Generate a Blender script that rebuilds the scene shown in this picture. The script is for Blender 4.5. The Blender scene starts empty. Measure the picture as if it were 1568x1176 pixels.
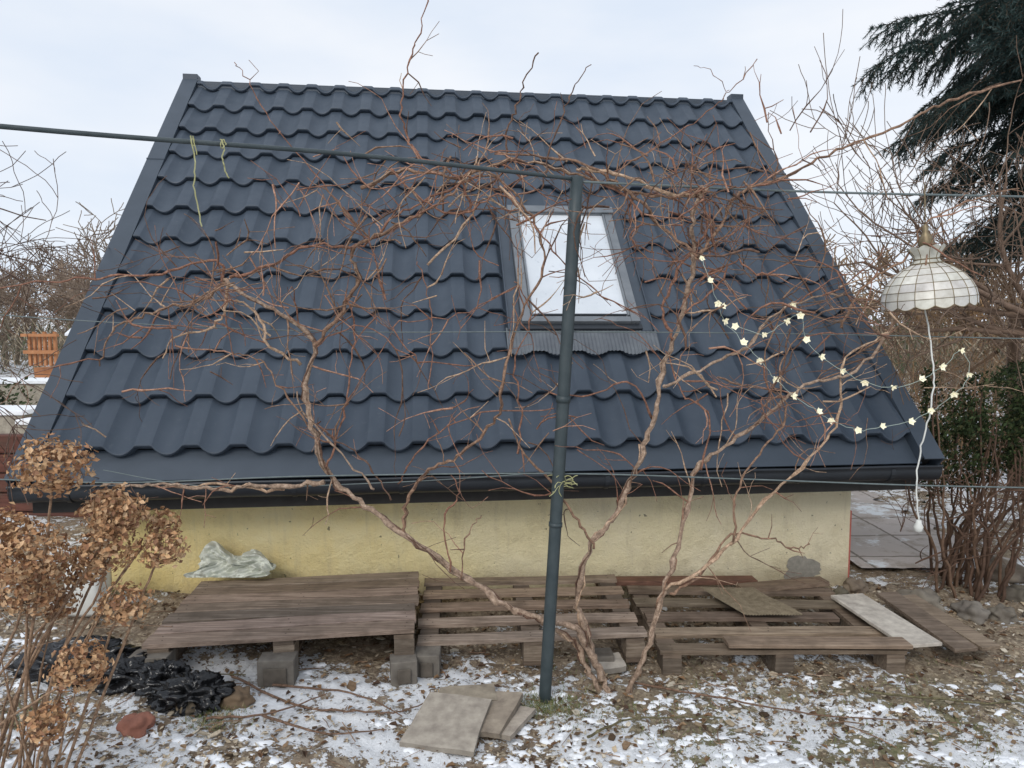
import bpy, math, random
from mathutils import Vector, noise, Matrix
random.seed(7)
rnd=random.random
def ru(a,b): return a+(b-a)*rnd()
scene=bpy.context.scene
# ------------------------------------------------------------ helpers
class MB:
    def __init__(s): s.v=[];s.f=[];s.m=[];s.c=[]
    def face(s,pts,mi=0,col=(1,1,1)):
        b=len(s.v); s.v.extend([tuple(p) for p in pts]); s.f.append(tuple(range(b,b+len(pts)))); s.m.append(mi); s.c.append(col)
    def tube(s,pts,rad,n=5,mi=0,col=(1,1,1),cap=True):
        if len(pts)<2: return
        b=len(s.v); N=len(pts); prev=None
        for i,p in enumerate(pts):
            a=pts[max(0,i-1)]; c=pts[min(N-1,i+1)]
            t=(c-a)
            if t.length<1e-7: t=Vector((0,0,1))
            t.normalize()
            if prev is None:
                ref=Vector((0,0,1)) if abs(t.z)<.9 else Vector((1,0,0))
                x=t.cross(ref).normalized()
            else:
                x=(prev-t*prev.dot(t))
                if x.length<1e-5: x=t.orthogonal()
                x.normalize()
            prev=x; y=t.cross(x)
            r=rad[i] if isinstance(rad,(list,tuple)) else rad
            for k in range(n):
                an=2*math.pi*k/n
                q=p+x*(r*math.cos(an))+y*(r*math.sin(an)); s.v.append((q.x,q.y,q.z))
        for i in range(N-1):
            for k in range(n):
                k2=(k+1)%n
                s.f.append((b+i*n+k,b+i*n+k2,b+(i+1)*n+k2,b+(i+1)*n+k)); s.m.append(mi); s.c.append(col)
        if cap and n>=3:
            s.f.append(tuple(b+k for k in range(n))[::-1]); s.m.append(mi); s.c.append(col)
            s.f.append(tuple(b+(N-1)*n+k for k in range(n))); s.m.append(mi); s.c.append(col)
    def box(s,fn,a,b,mi=0,col=(1,1,1)):
        P=[fn(x,y,z) for x in (a[0],b[0]) for y in (a[1],b[1]) for z in (a[2],b[2])]
        k=len(s.v); s.v.extend([tuple(p) for p in P])
        for q in ((0,1,3,2),(4,6,7,5),(0,4,5,1),(2,3,7,6),(0,2,6,4),(1,5,7,3)):
            s.f.append(tuple(k+i for i in q)); s.m.append(mi); s.c.append(col)
    def grid(s,P,nu,nv,mi=0,col=(1,1,1)):
        b=len(s.v); s.v.extend([tuple(p) for p in P])
        for j in range(nv-1):
            for i in range(nu-1):
                s.f.append((b+j*nu+i,b+j*nu+i+1,b+(j+1)*nu+i+1,b+(j+1)*nu+i)); s.m.append(mi); s.c.append(col)
    def build(s,name,mats,parent=None,smooth=False,bevel=0):
        me=bpy.data.meshes.new(name); me.from_pydata(s.v,[],s.f); 
        for m in mats: me.materials.append(m)
        me.polygons.foreach_set("material_index",s.m)
        me.polygons.foreach_set("use_smooth",[smooth]*len(s.f))
        at=me.color_attributes.new("Col",'FLOAT_COLOR','CORNER')
        buf=[]
        for f,c in zip(s.f,s.c): buf.extend((c[0],c[1],c[2],1.0)*len(f))
        at.data.foreach_set("color",buf)
        me.update()
        o=bpy.data.objects.new(name,me); scene.collection.objects.link(o)
        if parent: o.parent=parent
        if bevel:
            md=o.modifiers.new("bev",'BEVEL'); md.width=bevel; md.segments=2; md.limit_method='ANGLE'
        return o
def empty(name):
    o=bpy.data.objects.new(name,None); scene.collection.objects.link(o); return o
def lerp(a,b,t): return a+(b-a)*t
def sst(a,b,x):
    t=max(0,min(1,(x-a)/(b-a))); return t*t*(3-2*t)
def smoothpath(P,sub=6,jit=0.0):
    out=[];n=len(P)
    for i in range(n-1):
        p0=P[max(0,i-1)];p1=P[i];p2=P[i+1];p3=P[min(n-1,i+2)]
        for k in range(sub):
            t=k/sub
            q=0.5*((2*p1)+(p2-p0)*t+(2*p0-5*p1+4*p2-p3)*t*t+(3*p1-p0-3*p2+p3)*t**3)
            if jit: q=q+Vector((ru(-jit,jit),ru(-jit,jit),ru(-jit,jit)))
            out.append(q)
    out.append(P[-1].copy()); return out
# ------------------------------------------------------------ materials
def nt(name):
    m=bpy.data.materials.new(name); m.use_nodes=True
    t=m.node_tree; b=t.nodes["Principled BSDF"]; return m,t,b
def N(t,ty,**k):
    n=t.nodes.new(ty)
    for a,v in k.items():
        if a in n.inputs: n.inputs[a].default_value=v
        else: setattr(n,a,v)
    return n
def ramp(t,src,stops):
    r=t.nodes.new("ShaderNodeValToRGB"); el=r.color_ramp.elements
    while len(el)<len(stops): el.new(0.5)
    for e,(p,c) in zip(el,stops): e.position=p; e.color=(c[0],c[1],c[2],1)
    t.links.new(src,r.inputs[0]); return r.outputs[0]
def noi(t,scale,detail=5,rough=.6,vec=None):
    n=N(t,"ShaderNodeTexNoise"); n.inputs["Scale"].default_value=scale; n.inputs["Detail"].default_value=detail; n.inputs["Roughness"].default_value=rough
    if vec is None:
        g=t.nodes.new("ShaderNodeNewGeometry"); vec=g.outputs["Position"]
    t.links.new(vec,n.inputs["Vector"]); return n.outputs["Fac"]
def mixc(t,f,a,b,mode='MIX'):
    m=t.nodes.new("ShaderNodeMix"); m.data_type='RGBA'; m.blend_type=mode
    for i,x in ((0,f),(6,a),(7,b)):
        if hasattr(x,'is_output'): t.links.new(x,m.inputs[i])
        elif i==0: m.inputs[0].default_value=x
        else: m.inputs[i].default_value=(x[0],x[1],x[2],1)
    return m.outputs[2]
def math_(t,op,a,b=0.0,c=None):
    m=t.nodes.new("ShaderNodeMath"); m.operation=op
    for i,x in enumerate((a,b)+((c,) if c is not None else ())):
        if hasattr(x,'is_output'): t.links.new(x,m.inputs[i])
        else: m.inputs[i].default_value=x
    return m.outputs[0]
def bump(t,b,h,st=.3,dist=.01):
    n=t.nodes.new("ShaderNodeBump"); n.inputs["Strength"].default_value=st; n.inputs["Distance"].default_value=dist
    t.links.new(h,n.inputs["Height"]); t.links.new(n.outputs[0],b.inputs["Normal"])
def simple(name,c1,c2,scale=20,rough=.8,bs=.3,bd=.003,metal=0,attr=False,spec=.5,det=4):
    m,t,b=nt(name)
    f=noi(t,scale,det)
    col=ramp(t,f,[(.3,c1),(.7,c2)])
    if attr:
        a=t.nodes.new("ShaderNodeAttribute"); a.attribute_name="Col"
        col=mixc(t,1.0,col,a.outputs["Color"],'MULTIPLY')
    t.links.new(col,b.inputs["Base Color"]); b.inputs["Roughness"].default_value=rough; b.inputs["Metallic"].default_value=metal
    b.inputs["Specular IOR Level"].default_value=spec
    if bs: bump(t,b,f,bs,bd)
    return m
m_roof,t,b=nt("roof_metal")
f=noi(t,3.5,4); f2=noi(t,140,2)
c=ramp(t,f,[(.3,(.040,.055,.076)),(.7,(.054,.071,.095))])
c=mixc(t,ramp(t,noi(t,26,6,.75),[(.58,(0,0,0)),(.72,(.5,.5,.5))]),c,(.095,.11,.125))
t.links.new(c,b.inputs["Base Color"]); b.inputs["Specular IOR Level"].default_value=.42
t.links.new(ramp(t,noi(t,9,4),[(.3,(.46,)*3),(.7,(.62,)*3)]),b.inputs["Roughness"])
bump(t,b,f2,.25,.0015)
m_trim=simple("trim_metal",(.042,.056,.074),(.054,.070,.092),6,.5,.05,.001)
m_gut=simple("gutter_metal",(.016,.020,.026),(.024,.029,.036),6,.4,.05,.001)
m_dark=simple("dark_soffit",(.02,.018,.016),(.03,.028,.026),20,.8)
m_wall,t,b=nt("cream_plaster")
g=t.nodes.new("ShaderNodeNewGeometry"); sx=t.nodes.new("ShaderNodeSeparateXYZ"); t.links.new(g.outputs["Position"],sx.inputs[0])
gr=math_(t,'MULTIPLY_ADD',sx.outputs[0],-.22,.38)
gr=math_(t,'ADD',gr,math_(t,'MULTIPLY_ADD',noi(t,1.6,6,.65),1.4,-.7))
c=ramp(t,gr,[(.0,(.80,.71,.50)),(.5,(.86,.75,.45)),(1.0,(.90,.70,.27))])
c=mixc(t,ramp(t,noi(t,3.2,8,.75),[(.50,(0,0,0)),(.70,(.6,.6,.6))]),c,(.56,.47,.31))
mp=N(t,"ShaderNodeMapping"); mp.inputs["Scale"].default_value=(9,9,.9); t.links.new(g.outputs["Position"],mp.inputs[0])
c=mixc(t,ramp(t,noi(t,1.5,6,.7,mp.outputs[0]),[(.54,(0,0,0)),(.74,(.4,.4,.4))]),c,(.50,.42,.28))
low=ramp(t,math_(t,'ADD',sx.outputs[2],math_(t,'MULTIPLY_ADD',noi(t,5,6),.55,-.27)),[(.0,(.8,.8,.8)),(.24,(0,0,0))])
c=mixc(t,low,c,(.40,.33,.22))
c=mixc(t,ramp(t,noi(t,30,4,.6),[(.68,(0,0,0)),(.71,(.8,.8,.8))]),c,(.13,.11,.07))
t.links.new(c,b.inputs["Base Color"]); b.inputs["Roughness"].default_value=.95; b.inputs["Specular IOR Level"].default_value=.2
bump(t,b,math_(t,'ADD',noi(t,90,5,.7),math_(t,'MULTIPLY',noi(t,6,6),3.0)),.9,.012)
m_patch=simple("cement_patch",(.20,.185,.155),(.30,.275,.23),40,.95,.6,.005)
def wood(name,c1,c2,c3,dirt=.6):
    m,t,b=nt(name)
    g=t.nodes.new("ShaderNodeNewGeometry"); mp=N(t,"ShaderNodeMapping"); mp.inputs["Rotation"].default_value=(0,0,math.radians(-6)); mp.inputs["Scale"].default_value=(2,40,40)
    t.links.new(g.outputs["Position"],mp.inputs[0])
    f=noi(t,1.6,7,.7,mp.outputs[0]); f2=noi(t,7,6)
    c=ramp(t,f,[(.28,c1),(.5,c2),(.75,c3)])
    c=mixc(t,ramp(t,f2,[(.48,(0,0,0)),(.72,(dirt,)*3)]),c,(.08,.06,.042))
    a=t.nodes.new("ShaderNodeAttribute"); a.attribute_name="Col"
    c=mixc(t,1.0,c,a.outputs["Color"],'MULTIPLY')
    t.links.new(c,b.inputs["Base Color"]); b.inputs["Roughness"].default_value=.75
    bump(t,b,f,.7,.005); return m
m_wood=wood("weathered_wood",(.08,.060,.045),(.23,.18,.14),(.40,.335,.275))
m_conc=simple("concrete",(.25,.22,.19),(.46,.42,.36),18,.95,.5,.006,attr=True,det=7)
m_stone=simple("field_stone",(.12,.1,.085),(.27,.24,.2),9,.9,.6,.01,attr=True,det=8)
m_pole=simple("painted_pole",(.026,.040,.045),(.05,.066,.07),14,.5,.2,.002)
m_wire=simple("plastic_wire",(.10,.13,.13),(.16,.19,.19),30,.5,.1,.001)
m_bark,t,b=nt("vine_bark")
f=noi(t,55,6,.75)
c=ramp(t,f,[(.32,(.12,.085,.062)),(.5,(.32,.24,.185)),(.68,(.58,.47,.38))])
a=t.nodes.new("ShaderNodeAttribute"); a.attribute_name="Col"
c=mixc(t,1.0,c,a.outputs["Color"],'MULTIPLY'); t.links.new(c,b.inputs["Base Color"]); b.inputs["Roughness"].default_value=.8
bump(t,b,f,.9,.006)
m_twig=simple("twig_bark",(.22,.17,.13),(.40,.32,.26),30,.85,.2,.002,attr=True,det=2)
m_leafatt=simple("dry_leaf",(.65,.65,.65),(1,1,1),60,.8,.2,.002,attr=True,det=2)
m_chip=simple("chip_litter",(.65,.65,.65),(1,1,1),90,.9,.2,.002,attr=True,spec=.2,det=2)
m_black=simple("black_plastic",(.006,.006,.007),(.015,.015,.016),8,.22,.5,.02)
m_cloth=simple("tarp_cloth",(.48,.50,.42),(.68,.69,.61),12,.5,.4,.003)
m_brass=simple("dark_brass",(.16,.12,.07),(.28,.22,.13),30,.5,.1,.001,metal=.5)
m_white=simple("white_plastic",(.62,.62,.58),(.75,.75,.7),10,.4,.05,.001)
m_needle=simple("needles",(.7,.7,.7),(1,1,1),15,.7,0,.001,attr=True,spec=.2,det=2)
m_snow=simple("snow",(.80,.82,.85),(.92,.93,.95),20,.7,.5,.01)
m_yel=simple("yellow_twine",(.33,.32,.14),(.47,.46,.24),30,.8,.1,.001)
m_shell,t,b=nt("capiz_shell")
a=t.nodes.new("ShaderNodeAttribute"); a.attribute_name="Col"
c=mixc(t,1.0,ramp(t,noi(t,30,5),[(.3,(.56,.54,.49)),(.7,(.74,.73,.69))]),a.outputs["Color"],'MULTIPLY')
t.links.new(c,b.inputs["Base Color"]); b.inputs["Roughness"].default_value=.3
m_lamp,t,b=nt("fairy_lamp_plastic")
t.links.new(ramp(t,noi(t,50),[(.3,(.8,.75,.55)),(.7,(.9,.86,.68))]),b.inputs["Base Color"])
b.inputs["Emission Color"].default_value=(1,.87,.5,1); b.inputs["Emission Strength"].default_value=.2
m_glass,t,b=nt("snowy_window_glass")
c=ramp(t,noi(t,2.5,6),[(.3,(.55,.59,.63)),(.7,(.70,.73,.76))])
c=mixc(t,ramp(t,noi(t,30,6,.7),[(.6,(0,0,0)),(.72,(.6,.6,.6))]),c,(.36,.39,.43))
t.links.new(c,b.inputs["Base Color"]); b.inputs["Roughness"].default_value=.3
bump(t,b,noi(t,18,6),.3,.004)
m_alu=simple("window_cladding",(.15,.165,.18),(.21,.225,.24),8,.45,.05,.001,metal=.2)
m_apron=simple("apron_metal",(.085,.095,.11),(.13,.145,.16),10,.5,.1,.001)
m_red=wood("redbrown_boards",(.06,.02,.014),(.13,.045,.03),(.18,.07,.045))
m_orange=simple("orange_wood",(.36,.15,.06),(.48,.22,.10),8,.8)
# ------------------------------------------------------------ ground
def gh(x,y):
    base=.065*max(0,min(4.2,.6-x))
    far=math.hypot(x,y)
    n=.035*noise.noise(Vector((x*1.3,y*1.3,0)))+.018*noise.noise(Vector((x*5,y*5,3)))+.014*noise.noise(Vector((x*14,y*14,9)))
    n+=.010*noise.noise(Vector((x*33,y*33,1)))
    h=base+n*(1 if far<12 else .4)
    if far>25: h+= (far-25)*.012
    return h
def axis(a,b,st,out):
    L=[];x=a
    while x<=b+1e-6: L.append(x); x+=st
    s=st;x=b;R=[]
    while x<out: s*=1.25; x+=s; R.append(x)
    s=st;x=a;Q=[]
    while x>-out: s*=1.25; x-=s; Q.append(x)
    return Q[::-1]+L+R
X=axis(-2.9,4.2,.018,500); Y=axis(2.3,4.9,.018,500)
mb=MB(); mb.grid([(x,y,gh(x,y)) for y in Y for x in X],len(X),len(Y))
m_gr,t,b=nt("winter_ground")
g=t.nodes.new("ShaderNodeNewGeometry"); s=t.nodes.new("ShaderNodeSeparateXYZ"); t.links.new(g.outputs["Position"],s.inputs[0])
px,py=s.outputs[0],s.outputs[1]
c=ramp(t,noi(t,10,8,.8),[(.32,(.09,.065,.045)),(.46,(.23,.175,.125)),(.58,(.38,.30,.22)),(.7,(.50,.415,.31))])
vo=N(t,"ShaderNodeTexVoronoi"); vo.inputs["Scale"].default_value=75; t.links.new(g.outputs["Position"],vo.inputs["Vector"])
sp=t.nodes.new("ShaderNodeSeparateXYZ"); t.links.new(vo.outputs["Color"],sp.inputs[0])
chip=math_(t,'MULTIPLY',math_(t,'GREATER_THAN',sp.outputs[0],.6),ramp(t,noi(t,3,4),[(.35,(.3,.3,.3)),(.6,(.95,.95,.95))]))
c=mixc(t,chip,c,mixc(t,sp.outputs[1],(.64,.53,.38),(.14,.09,.055)))
gm=math_(t,'MULTIPLY',ramp(t,noi(t,5,6,.75),[(.42,(0,0,0)),(.58,(1,1,1))]),math_(t,'MULTIPLY',ramp(t,px,[(.2,(0,0,0)),(.9,(1,1,1))]),ramp(t,math_(t,'MULTIPLY',py,.25),[(.70,(1,1,1)),(.85,(.1,.1,.1))])))
c=mixc(t,math_(t,'MULTIPLY',gm,.8),c,mixc(t,sp.outputs[2],(.10,.12,.045),(.24,.23,.12)))
near=math_(t,'SUBTRACT',ramp(t,math_(t,'MULTIPLY',py,.1),[(.26,(.33,)*3),(.29,(.30,)*3),(.325,(.245,)*3),(.36,(.12,)*3),(.45,(.17,)*3),(.6,(.28,)*3),(.9,(.36,)*3)]),.2)
ns=noi(t,15,6,.72); nl=noi(t,2.1,4); nm2=noi(t,55,3,.7)
v=math_(t,'ADD',math_(t,'ADD',ns,near),math_(t,'MULTIPLY_ADD',nl,1.0,-.5)); v=math_(t,'ADD',v,math_(t,'MULTIPLY_ADD',nm2,.35,-.175))
sm=ramp(t,v,[(.570,(0,0,0)),(.592,(1,1,1))])
c=mixc(t,sm,c,mixc(t,noi(t,35,4),(.82,.83,.85),(.95,.96,.97)))
t.links.new(c,b.inputs["Base Color"]); b.inputs["Roughness"].default_value=.9; b.inputs["Specular IOR Level"].default_value=.25
bump(t,b,math_(t,'ADD',math_(t,'MULTIPLY',sm,.7),noi(t,45,6,.8)),.8,.022)
mb.build("ground",[m_gr],smooth=True)
m_pv,t,b=nt("paving")
br=N(t,"ShaderNodeTexBrick"); g=t.nodes.new("ShaderNodeNewGeometry"); t.links.new(g.outputs["Position"],br.inputs["Vector"])
br.inputs["Scale"].default_value=1.0; br.inputs["Brick Width"].default_value=.5; br.inputs["Row Height"].default_value=.5; br.inputs["Mortar Size"].default_value=.012; br.offset=0
br.inputs["Color1"].default_value=(.46,.41,.38,1); br.inputs["Color2"].default_value=(.53,.47,.44,1); br.inputs["Mortar"].default_value=(.2,.17,.14,1)
c=mixc(t,ramp(t,noi(t,6,8,.7),[(.5,(0,0,0)),(.62,(.7,.7,.7))]),br.outputs["Color"],(.30,.25,.2))
c=mixc(t,ramp(t,noi(t,2,8,.7),[(.56,(0,0,0)),(.62,(1,1,1))]),c,(.76,.79,.82))
t.links.new(c,b.inputs["Base Color"]); b.inputs["Roughness"].default_value=.85
mb=MB(); nu,nv=24,60
P=[]
for j in range(nv):
    for i in range(nu):
        y=4.75+j*.04; w=i/(nu-1); x=2.40+ .02*(y-4.7)+w*(1.1+.1*math.sin(j*.5))
        P.append((x,y,gh(x,y)*.3+.035))
mb.grid(P,nu,nv); mb.build("path",[m_pv],smooth=True)
# ------------------------------------------------------------ house
house=empty("garden_house")
G=Vector((-2.56,3.576,0)); ya=math.radians(6.3); U=Vector((math.cos(ya),math.sin(ya),0)); V=Vector((-math.sin(ya),math.cos(ya),0))
def H(u,v,z): return G+U*u+V*v+Vector((0,0,z))
W=5.1; RV=2.88; EZ=.89; k=1.005; th=math.atan(k); ct,st_=math.cos(th),math.sin(th)
def R(u,s,h): return H(u,s*ct-h*st_,EZ+s*st_+h*ct)
SL=RV/ct
mb=MB(); wu0,wu1,wv0,wv1=.3,4.8,.37,5.39
def wallsheet(A,B,ztopf):
    P=[];nu=60;nv=14
    for j in range(nv):
        for i in range(nu):
            a=i/(nu-1); p=A.lerp(B,a); zt=ztopf(a)
            P.append((p.x,p.y,lerp(-.3,zt,j/(nv-1))))
    mb.grid(P,nu,nv)
wallsheet(H(wu0,wv0,0),H(wu1,wv0,0),lambda a:EZ+wv0*k-.1)
wallsheet(H(wu1,wv0,0),H(wu1,wv1,0),lambda a:EZ+k*(wv0+(wv1-wv0)*a if a<.5 else wv1-(wv1-wv0)*a)-.1)
wallsheet(H(wu0,wv1,0),H(wu0,wv0,0),lambda a:EZ+k*(wv0+(wv1-wv0)*a if a<.5 else wv1-(wv1-wv0)*a)-.1)
wallsheet(H(wu1,wv1,0),H(wu0,wv1,0),lambda a:EZ+wv0*k-.1)
mb.build("walls",[m_wall],house)
mb=MB(); mb.box(H,(4.802,.40,-.2),(4.83,.47,.5)); mb.build("red_corner_strip",[simple("red_paint",(.4,.09,.07),(.5,.16,.12),20,.8)],house)
mb=MB()
pts=[]
for i in range(40):
    a=2*math.pi*i/40; r=1+.5*noise.noise(Vector((math.cos(a)*1.6,math.sin(a)*1.6,5)))+.25*noise.noise(Vector((math.cos(a)*5,math.sin(a)*5,5)))
    pts.append(H(4.48+.125*r*math.cos(a),.3655,.13+.085*r*math.sin(a)))
c0=H(4.48,.362,.13)
for i in range(40): mb.face([c0,pts[i],pts[(i+1)%40]])
mb.build("cement_patch",[m_patch],house)
def wprof(u,u0=.13,pitch=.243):
    p=((u-u0)/pitch)%1.0
    d=abs(p-.5)*2
    return min(1,(d/.66)**2.0)
def tilerow(mb,fn):
    u0,u1=.13,W-.13; nu=int((u1-u0)/.243*22)
    rows=12; step=.35
    P=[]; cnt=0
    for r in range(rows):
        s0=.17+r*step
        for q,(ss,hh) in enumerate([(.014,-.012),(0,.026),(.0015,.035),(.006,.038),(.05,.035),(.15,.024),(.27,.012),(.345,.003),(.358,-.012)]):
            for i in range(nu+1):
                u=u0+(u1-u0)*i/nu; w=wprof(u)
                dent=.036*(1-w)
                s=min(s0+ss-dent*max(0,1-ss/.14),SL-.003)
                P.append(fn(u+.0008*math.sin(r*7+u*3),s,hh+.034*w+(.003*math.sin(u*2+r)*math.sin(r*1.3))))
            cnt+=1
    mb.grid(P,nu+1,cnt)
mb=MB(); tilerow(mb,R); o=mb.build("roof_tiles",[m_roof],house,smooth=True)
md=o.modifiers.new("es",'EDGE_SPLIT'); md.split_angle=math.radians(18)
def RB(u,s,h): return H(W-u,2*RV-(s*ct-h*st_),EZ+s*st_+h*ct)
mb=MB(); tilerow(mb,RB); mb.build("roof_tiles_rear",[m_roof],house,smooth=True)
mb=MB()
for F in (R,RB):
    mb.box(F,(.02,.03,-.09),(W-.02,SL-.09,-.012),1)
    mb.box(F,(.10,-.005,-.004),(W-.10,.19,.004),0)
    for a,b2 in ((0,.125),(W-.125,W)):
        mb.box(F,(a,-.02,.062),(b2,SL+.02,.070),0)
        out=a if a==0 else b2-.006
        mb.box(F,(out,-.02,-.14),(out+.006,SL+.015,.062),0)
        inn=b2-.006 if a==0 else a
        mb.box(F,(inn,0,.0),(inn+.006,SL+.01,.062),0)
        for q in range(1,3): mb.box(F,(a-.003,q*1.42,.059),(b2+.003,q*1.42+.012,.074),0)
mb.build("barge_trims",[m_trim,m_dark],house)
mb=MB()
def HR(u,v,z): return H(u,v+RV,z+EZ+RV*k)
mb.box(HR,(.126,-.05,-.02),(W-.126,.05,.036),0)
mb.box(HR,(.126,-.075,-.045),(W-.126,-.052,.012),0)
mb.box(HR,(0,-.05,-.06),(.124,.05,.095),0); mb.box(HR,(W-.124,-.05,-.06),(W,.05,.095),0)
for q in range(17): mb.box(HR,(.3+q*.28,-.058,.006),(.312+q*.28,-.0505,.018),0)
mb.build("ridge_cap",[m_trim],house,bevel=.006)
for nm,FF in (("gutter",lambda u,v,z:H(u,v,z)),("gutter_rear",lambda u,v,z:H(u,2*RV-v,z))):
    mb=MB()
    prof=[(-.004,.006),(-.014,.004),(-.016,-.006),(-.006,-.012)]
    prof+= [(-.006+ .062*(1-math.cos(a)),-.03-.066*math.sin(a)) for a in [i*math.pi/12 for i in range(13)]]+[(.118,.03)]
    P=[];nu=40
    for (v_,z_) in prof:
        for i in range(nu): P.append(FF(lerp(-.02,W+.03,i/(nu-1)),v_,EZ-.02+z_+.0015*math.sin(i*.9)))
    mb.grid(P,nu,len(prof))
    for uu in (-.02,W+.03):
        mb.face([FF(uu,v_,EZ-.021+z_) for v_,z_ in prof])
    for q in range(9): 
        u=.25+q*.57
        for j in range(3,len(prof)-2):
            a,b2=prof[j],prof[j+1]
            mb.face([FF(u,a[0]-.003,EZ-.023+a[1]),FF(u+.025,a[0]-.003,EZ-.023+a[1]),FF(u+.025,b2[0]-.003,EZ-.023+b2[1]),FF(u,b2[0]-.003,EZ-.023+b2[1])])
    mb.build(nm,[m_gut],house,smooth=True)
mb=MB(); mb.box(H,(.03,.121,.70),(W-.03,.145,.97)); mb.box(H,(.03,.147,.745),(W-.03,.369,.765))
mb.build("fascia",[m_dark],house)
sky=empty("skylight"); sky.parent=house
a0,a1=2.71,3.49; s0,s1=.745/ct,1.575/ct
mb=MB()
mb.box(R,(a0-.085,s0-.05,.0),(a0,s1+.08,.080),0); mb.box(R,(a1,s0-.05,.0),(a1+.085,s1+.08,.080),0)
mb.box(R,(a0,s1,.0),(a1,s1+.10,.082),0)
for q in (a0-.085,a1+.077): mb.box(R,(q,s0-.05,.080),(q+.008,s1+.08,.093),0)
mb.build("flashing",[m_trim],sky)
mb=MB(); P=[];nu=240
for j in range(9):
    for i in range(nu):
        uu=lerp(a0-.10,a1+.10,i/(nu-1)); ss=lerp(s0-.02,s0-.22,j/8)
        crest=wprof(uu)
        h=.076+ .003*math.sin(uu*260)*(.3+j/9)-.014*(j/8)+.014*crest*(j/8)
        P.append(R(uu,ss-.02*(1-crest)*(j/8),h))
mb.grid(P,nu,9); mb.build("pleated_apron",[m_apron],sky,smooth=True)
mb=MB()
fw=.062
mb.box(R,(a0+.003,s0,.0),(a0+fw,s1,.120),0); mb.box(R,(a1-fw,s0,.0),(a1-.003,s1,.120),0)
mb.box(R,(a0+fw,s1-.05,.0),(a1-fw,s1,.118),0); mb.box(R,(a0+fw,s0,.0),(a1-fw,s0+.045,.118),0)
mb.box(R,(a0-.01,s0-.045,.04),(a1+.01,s0-.003,.095),1)
mb.box(R,(a0-.008,s1-.05,.122),(a1+.008,s1+.02,.137),0)
for q in (a0+fw+.004,a1-fw-.016): mb.box(R,(q,s0+.05,.095),(q+.012,s1-.055,.127),0)
mb.box(R,(a0+fw+.02,s0+.056,.105),(a1-fw-.02,s0+.068,.120),1)
mb.build("window_frame",[m_alu,m_gut],sky,bevel=.004)
mb=MB(); mb.box(R,(a0+fw+.001,s0+.046,.05),(a1-fw-.001,s1-.051,.103)); mb.build("glass_pane",[m_glass],sky)
# ------------------------------------------------------------ trellis plane drawing units -> metres in plane y=3.1
def T(px,py,dy=0.0):
    sc=.00285+(py-497)*2.1e-7
    return Vector(((px-784)*sc,3.1+dy,1.7+(497-py)*sc))
mb=MB(); pb=Vector((.135,3.03,-.15)); pt=Vector((.272,3.03,2.315))
mb.tube([pb.lerp(pt,i/10) for i in range(11)],.027,18)
mb.tube([pb.lerp(pt,.615),pb.lerp(pt,.627)],.031,18)
mb.tube([pb.lerp(pt,.395),pb.lerp(pt,.402)],.030,18)
o=mb.build("support_pole",[m_pole],smooth=False)
o.data.polygons.foreach_set("use_smooth",[len(p.vertices)==4 for p in o.data.polygons])
mb=MB()
P=[Vector((-3.2,1.46,2.30)),Vector((-1.6,2.27,2.315)),Vector((-.6,2.68,2.325)),pt+Vector((0,0,-.01))]
mb.tube(smoothpath(P,8),.0085,8); mb.build("trellis_pipe",[m_pole],smooth=True)
def wire(name,P,r,m=m_wire,n=5):
    mb=MB(); mb.tube(smoothpath(P,10),r,n); return mb.build(name,[m],smooth=True)
wire("trellis_wire",[pt+Vector((0,0,-.02)),Vector((1.3,3.2,2.285)),Vector((2.41,3.41,2.30)),Vector((4.6,3.8,2.33))],.0055)
wire("trellis_wire",[T(-200,722),T(150,738),T(480,728),T(855,722,-.03),T(1150,733),T(1400,742),T(1700,748)],.0035)
wire("trellis_wire",[T(-200,468,.1),T(120,492,.1),T(500,508,.05),T(860,508,-.03),T(1250,512,.05),T(1700,522,.1)],.0025)
wire("trellis_wire",[T(845,722),T(600,745,.1),T(300,760,.2),T(100,740,.3)],.0025)
mb=MB()
for x0,y0,L in ((-1.085,2.475,.30),(-1.0,2.51,.13)):
    S=smoothpath([Vector((x0,y0-.012,2.335)),Vector((x0+.012,y0-.015,2.335-L*.3)),Vector((x0+.004,y0-.01,2.335-L*.6)),Vector((x0+.02,y0,2.335-L))],6,.003)
    mb.tube(S,.0024,4); mb.tube([p+Vector((.006,.004,.002*i)) for i,p in enumerate(S[:len(S)//3])],.002,4)
    mb.tube([Vector((x0+.01*math.sin(a)*.2,y0+.013*math.cos(a),2.318+.013*math.sin(a))) for a in [i*.7 for i in range(10)]],.002,4)
mb.build("hanging_twine",[m_yel])
mb=MB()
for q in range(20):
    p=T(858,730,-.08)+Vector((ru(-.02,.02),ru(-.02,.02),ru(-.02,.02)))
    L=[p]
    d=Vector((ru(-1,1),ru(-1,1),ru(-1,.6))).normalized()
    for i in range(6): p=p+d*.011; d=(d+Vector((ru(-.6,.6),ru(-.6,.6),ru(-.7,.5)))).normalized(); L.append(p)
    mb.tube(L,.0018,4)
mb.build("tying_twine",[m_yel])
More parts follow.
